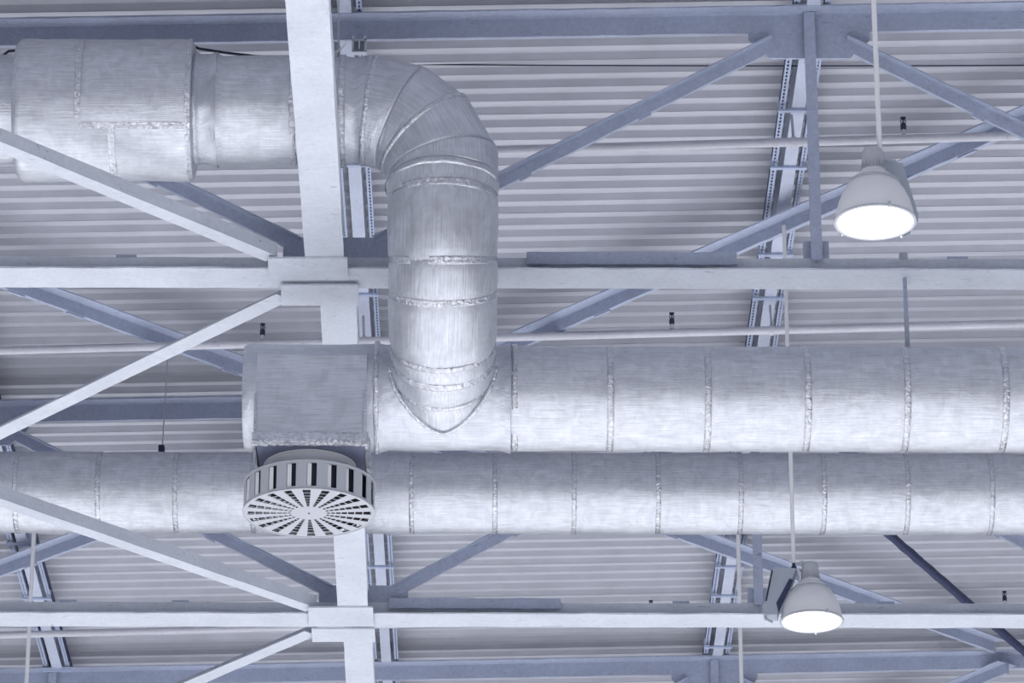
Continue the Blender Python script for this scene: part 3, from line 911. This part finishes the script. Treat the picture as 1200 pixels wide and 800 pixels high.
h = hanger('flat grey hanger rod from nearest truss down to the main duct', (1062, 370), YA - 0.03, BOT + 0.0, ZM + RM + 0.004, 0.014, ('steel', 'ballast'))
xh = at(1062, 370, Y=YA - 0.03).x
MB().box((xh - 0.03, YA - 0.022, BOT + 0.163), (xh + 0.03, YA + 0.022, BOT + 0.215)).build('top_clip', M['ballast'], h)
xh = at(191, 500, Y=YL).x
h = thing('duct_hanger', 'thin wire with a black clamp on top of the lower duct at left', 'hanger', (xh, YL, ZL + RL))
MB().tube([(xh, YL, ZL + RL + 0.02), (xh + 0.02, YL, roof_z(xh, 17.0))], 0.006, 6).build('wire', M['ballast'], h)
MB().box((xh - 0.03, YL - 0.05, ZL + RL + 0.004), (xh + 0.022, YL + 0.03, ZL + RL + 0.075)).build('clamp', M['black'], h)
xh = at(391, 30, Y=YU).x
for k, (px, lab) in enumerate(((383, 'thin wire hanger beside the tie beam above upper duct'), (398, 'thin wire hanger of the upper duct nearest the small square bracket'))):
    xh = at(px, 40, Y=YU).x
    h = thing('duct_hanger', lab, 'hanger', (xh, YU, ZU + RU))
    MB().tube([(xh, YU - 0.1, ZU + RU - 0.02), (xh - 0.02, YU - 0.1, roof_z(xh, 17.0))], 0.007, 6).build('wire', M['ballast'], h)
pts = [at(383 + 22 * f, 53 + 9 * math.sin(f * math.pi) - 3 * f, Y=YU - 0.12) for f in [i / 10 for i in range(11)]]
pts += [at(405 - 8 * f, 50 + 10 * f, Y=YU - 0.13) for f in (0.3, 0.7, 1)] + [at(406, 48, Y=YU - .13)]
tag(MB().tube(pts, 0.0065, 6).build('twisted_string', M['white']), 'twisted white string tied to the wire hangers above the elbow', 'string')

# ------------------------------------------------------------------ sprinkler pipes and heads
def pipe(label, pa, pb, Y, r=0.036):
    a = at(*pa, Y=Y); b = at(*pb, Y=Y); d = (b - a)
    a = a - d * 0.5; b = b + d * 0.5
    o = thing('sprinkler_pipe', label, 'pipe', tuple(a), 'sprinkler pipes under the purlins')
    MB().tube([a.lerp(b, i / 30) for i in range(31)], r, 16).build('pipe_run', M['pipe'], o, smooth=True)
    return o, a, b


p1, a1, b1 = pipe('sprinkler pipe behind the upright, level with the first lamp neck', (590, 176), (1160, 160), 29.75)
p2, a2, b2 = pipe('sprinkler pipe just above the main duct, behind nearest truss', (0, 411), (1200, 379), 33.4)
p3, a3, b3 = pipe('sprinkler pipe just below the middle truss at left', (0, 744), (1200, 712), 41.15)


def clamp_on(o, a, b, px, purl_z):
    x = at(px, 300, Y=a.y).x; t = (x - a.x) / (b.x - a.x); c = a.lerp(b, t)
    m = MB(); m.tube([c + Vector((-0.018, 0, 0)), c + Vector((0.018, 0, 0))], 0.047, 14); m.build('pipe_clip', M['pipe'], o)
    MB().tube([c + Vector((0, 0, 0.04)), c + Vector((-0.01, -0.0, 0.24))], 0.011, 8).build('clip_rod', M['ballast'], o)


clamp_on(p1, a1, b1, 934, 0); clamp_on(p2, a2, b2, 902, 0); clamp_on(p2, a2, b2, 428, 0)


def head(label, px, a, b):
    x = at(px, 300, Y=a.y).x; t = (x - a.x) / (b.x - a.x); c = a.lerp(b, t)
    o = thing('sprinkler', label, 'sprinkler', tuple(c + Vector((0, 0, 0.03))), 'upright sprinkler heads')
    MB().lathe([(0.001, 0.0375), (0.017, 0.0375), (0.017, 0.085), (0.001, 0.085)], 12, c).build('nipple', M['pipe'], o, smooth=True)
    MB().lathe([(0.001, 0.08), (0.022, 0.08), (0.024, 0.125), (0.015, 0.14), (0.001, 0.14)], 12, c).build('body', M['brass'], o, smooth=True)
    m = MB()
    for s in (-1, 1): m.tube([c + Vector((s * .015, 0, .138)), c + Vector((s * .02, 0, .155)), c + Vector((s * .008, 0, .18))], 0.004, 6)
    m.tube([c + Vector((0, 0, .135)), c + Vector((0, 0, .182))], 0.006, 6)
    m.build('frame_arms', M['brass'], o)
    MB().lathe([(0.001, 0.180), (0.022, 0.180), (0.024, 0.188), (0.001, 0.190)], 12, c).build('deflector', M['brass'], o)


head('sprinkler head on the pipe right of the first lamp rod', 1065, a1, b1)
head('sprinkler head above the main duct, just right of the riser', 786, a2, b2)
head('sprinkler head above the duct end box at left', 310, a2, b2)
head('sprinkler head peeping over middle truss left of the second lamp', 757, a3, b3)
head('sprinkler head over middle truss at the right edge near dark pipe', 1157, a3, b3)

# dark wrapped pipe crossing diagonally at the lower right
a = at(960, 555, Z=16.55); b = at(1260, 815, Z=16.55)
pts = []
for i in range(41):
    p = a.lerp(b, i / 40); pts.append(p + Vector((noise.noise(Vector((i * .9, 0, 0))) * .012, 0, noise.noise(Vector((0, i * .7, 0))) * .012)))
tag(MB().tube(pts, [0.043 + 0.006 * noise.noise(Vector((i * 1.3, 5, 0))) for i in range(41)], 14).build('wrapped_pipe', M['navy'], smooth=True), 'dark navy wrapped pipe slanting across the lower right corner', 'pipe')

# thin black cables
pts = [at(470 + 780 * i / 20, 75.5 + 1.2 * math.sin(i / 20 * math.pi) + 0.9 * i / 20, Y=29.4) for i in range(21)]
tag(MB().tube(pts, 0.006, 6).build('cable', M['black']), 'thin black cable strung level across the roof sheets below the top chord', 'cable')
pts = [at(x, y, Y=YU + 0.42) for x, y in ((-60, 120), (-20, 92), (0, 68), (10, 60), (26, 58.5), (120, 50), (220, 50), (233, 57), (262, 61.5), (300, 66), (345, 67), (400, 70))]
tag(MB().tube(pts, 0.011, 8).build('cable', M['black'], smooth=True), 'black cable resting along the back of the upper duct sleeve', 'cable')

# small square bracket above the elbow
p = at(421, 57, Y=YA)
o = thing('pipe_bracket', 'small square open bracket hanging between top chord and the elbow', 'bracket', tuple(p))
MB().prism([(-.05, -.05), (.05, -.05), (.05, .05), (-.05, .05)], p + Vector((0, -.01, 0)), p + Vector((0, 0, 0))).build('back_plate', M['ballast'], o)
for q0, q1 in (((-.055, -.055), (.055, -.045)), ((-.055, .045), (.055, .055)), ((-.055, -.05), (-.04, .05)), ((.04, -.05), (.055, .05)), ((-0.005, -.03), (.005, .05)), ((-.055, .05), (-.035, .085)), ((.035, .05), (.055, .085))):
    MB().box((p.x + q0[0], p.y - 0.05, p.z + q0[1]), (p.x + q1[0], p.y, p.z + q1[1])).build('bracket_bar', M['steel_pale'], o)
# foil tuft on the purlin end above the elbow throat
p = at(417, 188, Y=29.0)


# ------------------------------------------------------------------ high-bay lamps
def make_lamp(label, loc, rodtop, rot, axx=0.13, dy=0.0, bx=0.0, group='high-bay lamps on rods'):
    o = thing('high_bay_lamp', label, 'lamp', loc, group, local=True)
    o.rotation_euler = (0, 0, rot)
    # local frame: rod at the origin, reflector axis at x = +0.13, gear box at x < 0; z = 0 at the lens
    ax = (axx, 0, 0)
    MB().lathe([(0.236, 0.004), (0.247, 0.0), (0.250, 0.012), (0.243, 0.03), (0.238, 0.06), (0.222, 0.13), (0.196, 0.195), (0.165, 0.245), (0.150, 0.262), (0.148, 0.268),
                (0.118, 0.305), (0.080, 0.335), (0.078, 0.345)], 64, ax).build('reflector', M['white'], o, smooth=True)
    m = MB(); m.lathe([(0.161, 0.252), (0.1635, 0.254), (0.1635, 0.262), (0.152, 0.275), (0.149, 0.275)], 64, ax); vb = m.build('vent_ring', M['grey'], o, smooth=True)
    m = MB(); m.lathe([(0.0005, 0.0075), (0.12, 0.006), (0.232, 0.008)], 64, ax); m.build('lens', M['lens'], o, smooth=True)
    m = MB(); m.lathe([(0.2325, 0.012), (0.2325, -0.002), (0.246, -0.006), (0.254, -0.002), (0.255, 0.008), (0.249, 0.014)], 64, ax); m.build('lens_rim', M['grey'], o, smooth=True)
    for t in (R(205), R(300), R(85)):
        c = Vector((axx + 0.262 * math.cos(t), 0.262 * math.sin(t), 0.0))
        MB().tube([c + Vector((0, 0, 0.022)), c, c + Vector((-0.014 * math.cos(t), -0.014 * math.sin(t), -0.012))], 0.0075, 6).build('rim_clip', M['grey'], o)
    m = MB(); m.lathe([(0.074, 0.34), (0.079, 0.345), (0.079, 0.355), (0.067, 0.36), (0.065, 0.48), (0.058, 0.495), (0.001, 0.497)], 40, ax); m.build('lamp_neck', M['grey'], o, smooth=True)
    m = MB()
    for k in range(24):
        t = 2 * math.pi * k / 24; e = Vector((math.cos(t), math.sin(t), 0)); s = Vector((-math.sin(t), math.cos(t), 0)) * 0.003
        b0 = Vector(ax)
        m.poly([b0 + e * 0.064 + Vector((0, 0, .36)) - s, b0 + e * 0.077 + Vector((0, 0, .36)) - s, b0 + e * 0.068 + Vector((0, 0, .42)) - s, b0 + e * 0.064 + Vector((0, 0, .42)) - s], s * 2)
    m.build('cooling_fins', M['grey'], o)
    MB().box((0.06, -0.006, 0.47), (0.10, 0.006, 0.505)).build('neck_tab', M['grey'], o)
    # carrier arm, hook and loop
    m = MB(); m.box((-0.10, -0.02, 0.432), (0.09, 0.02, 0.446)); m.build('carrier_arm', M['ballast'], o)
    m = MB(); m.tube([(0, 0, 0.44), (0, 0, 0.52)], 0.014, 10); m.tube([(0, 0, 0.445), (0, 0, 0.47)], 0.022, 10); m.build('hook', M['brass'], o, smooth=True)
    pts = [(0.01, 0, 0.47), (0.04, -0.01, 0.50), (0.07, -0.015, 0.515), (0.09, -0.01, 0.50), (0.085, 0, 0.48)]
    MB().tube(pts, 0.005, 6).build('lamp_cable', M['ballast'], o)
    MB().tube([(0.03, -0.02, 0.44), (0.045, -0.035, 0.40), (0.05, -0.03, 0.35), (0.04, -0.02, 0.33)], 0.011, 8).build('conduit', M['white'], o, smooth=True)
    # gear housing: a slanting box hugging the reflector
    prof = [(0.02, 0.43), (-0.16, 0.44), (-0.255, 0.10), (-0.25, 0.05), (-0.14, 0.045), (-0.125, 0.12), (-0.015, 0.34)]
    MB().poly([(x + bx, dy - 0.075, z) for x, z in prof], (0, 0.15, 0)).build('gear_box', M['ballast'], o)
    MB().poly([(x + bx, dy - 0.079, z) for x, z in ((-0.165, 0.415), (-0.178, 0.415), (-0.232, 0.16), (-0.219, 0.16))], (0, 0.004, 0)).build('hinge_strip', M['dark'], o)
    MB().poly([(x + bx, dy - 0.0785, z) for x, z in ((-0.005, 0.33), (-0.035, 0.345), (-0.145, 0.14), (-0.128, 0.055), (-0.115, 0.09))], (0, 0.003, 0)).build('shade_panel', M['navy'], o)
    MB().tube([(-0.24, dy - 0.04, 0.07), (-0.23, dy - 0.045, 0.02), (-0.18, dy - 0.045, -0.01)], 0.011, 8).build('latch', M['ballast'], o)
    MB().tube([(0, 0, 0.50), (0, 0, rodtop - loc[2])], 0.0165, 12).build('rod', M['white'], o, smooth=True)
    return o


def lamp_place(rod_px, rod_py, Y, lens_py):
    x = at(rod_px, rod_py, Y=Y).x
    z = at(rod_px, lens_py, Y=Y).z
    return (x, Y, z)


l1 = lamp_place(1031, 180, 23.35, 262)
l2 = lamp_place(930, 655, 31.4, 729)
make_lamp('first lit high-bay lamp, larger, in front of the roof braces at upper right', l1, roof_z(l1[0], 17.08), R(200), 0.05, -0.07, 0.01)
make_lamp('second lit high-bay lamp, smaller, hanging against the middle truss chord', l2, roof_z(l2[0], 16.68) - 0.10, R(-6))
x3 = at(868, 760, Y=38.0).x; x4 = at(33, 760, Y=38.0).x
for x, lab in ((x3, 'pale lamp rod below the middle truss, near the upright'), (x4, 'pale lamp rod crossing the leftmost purlin')):
    o = thing('lamp_rod', lab, 'rod', (x, 38.0, 13.2))
    MB().tube([(x, 38.0, 13.2), (x, 38.0, roof_z(x, 16.81))], 0.02, 10).build('rod_tube', M['white'], o, smooth=True)
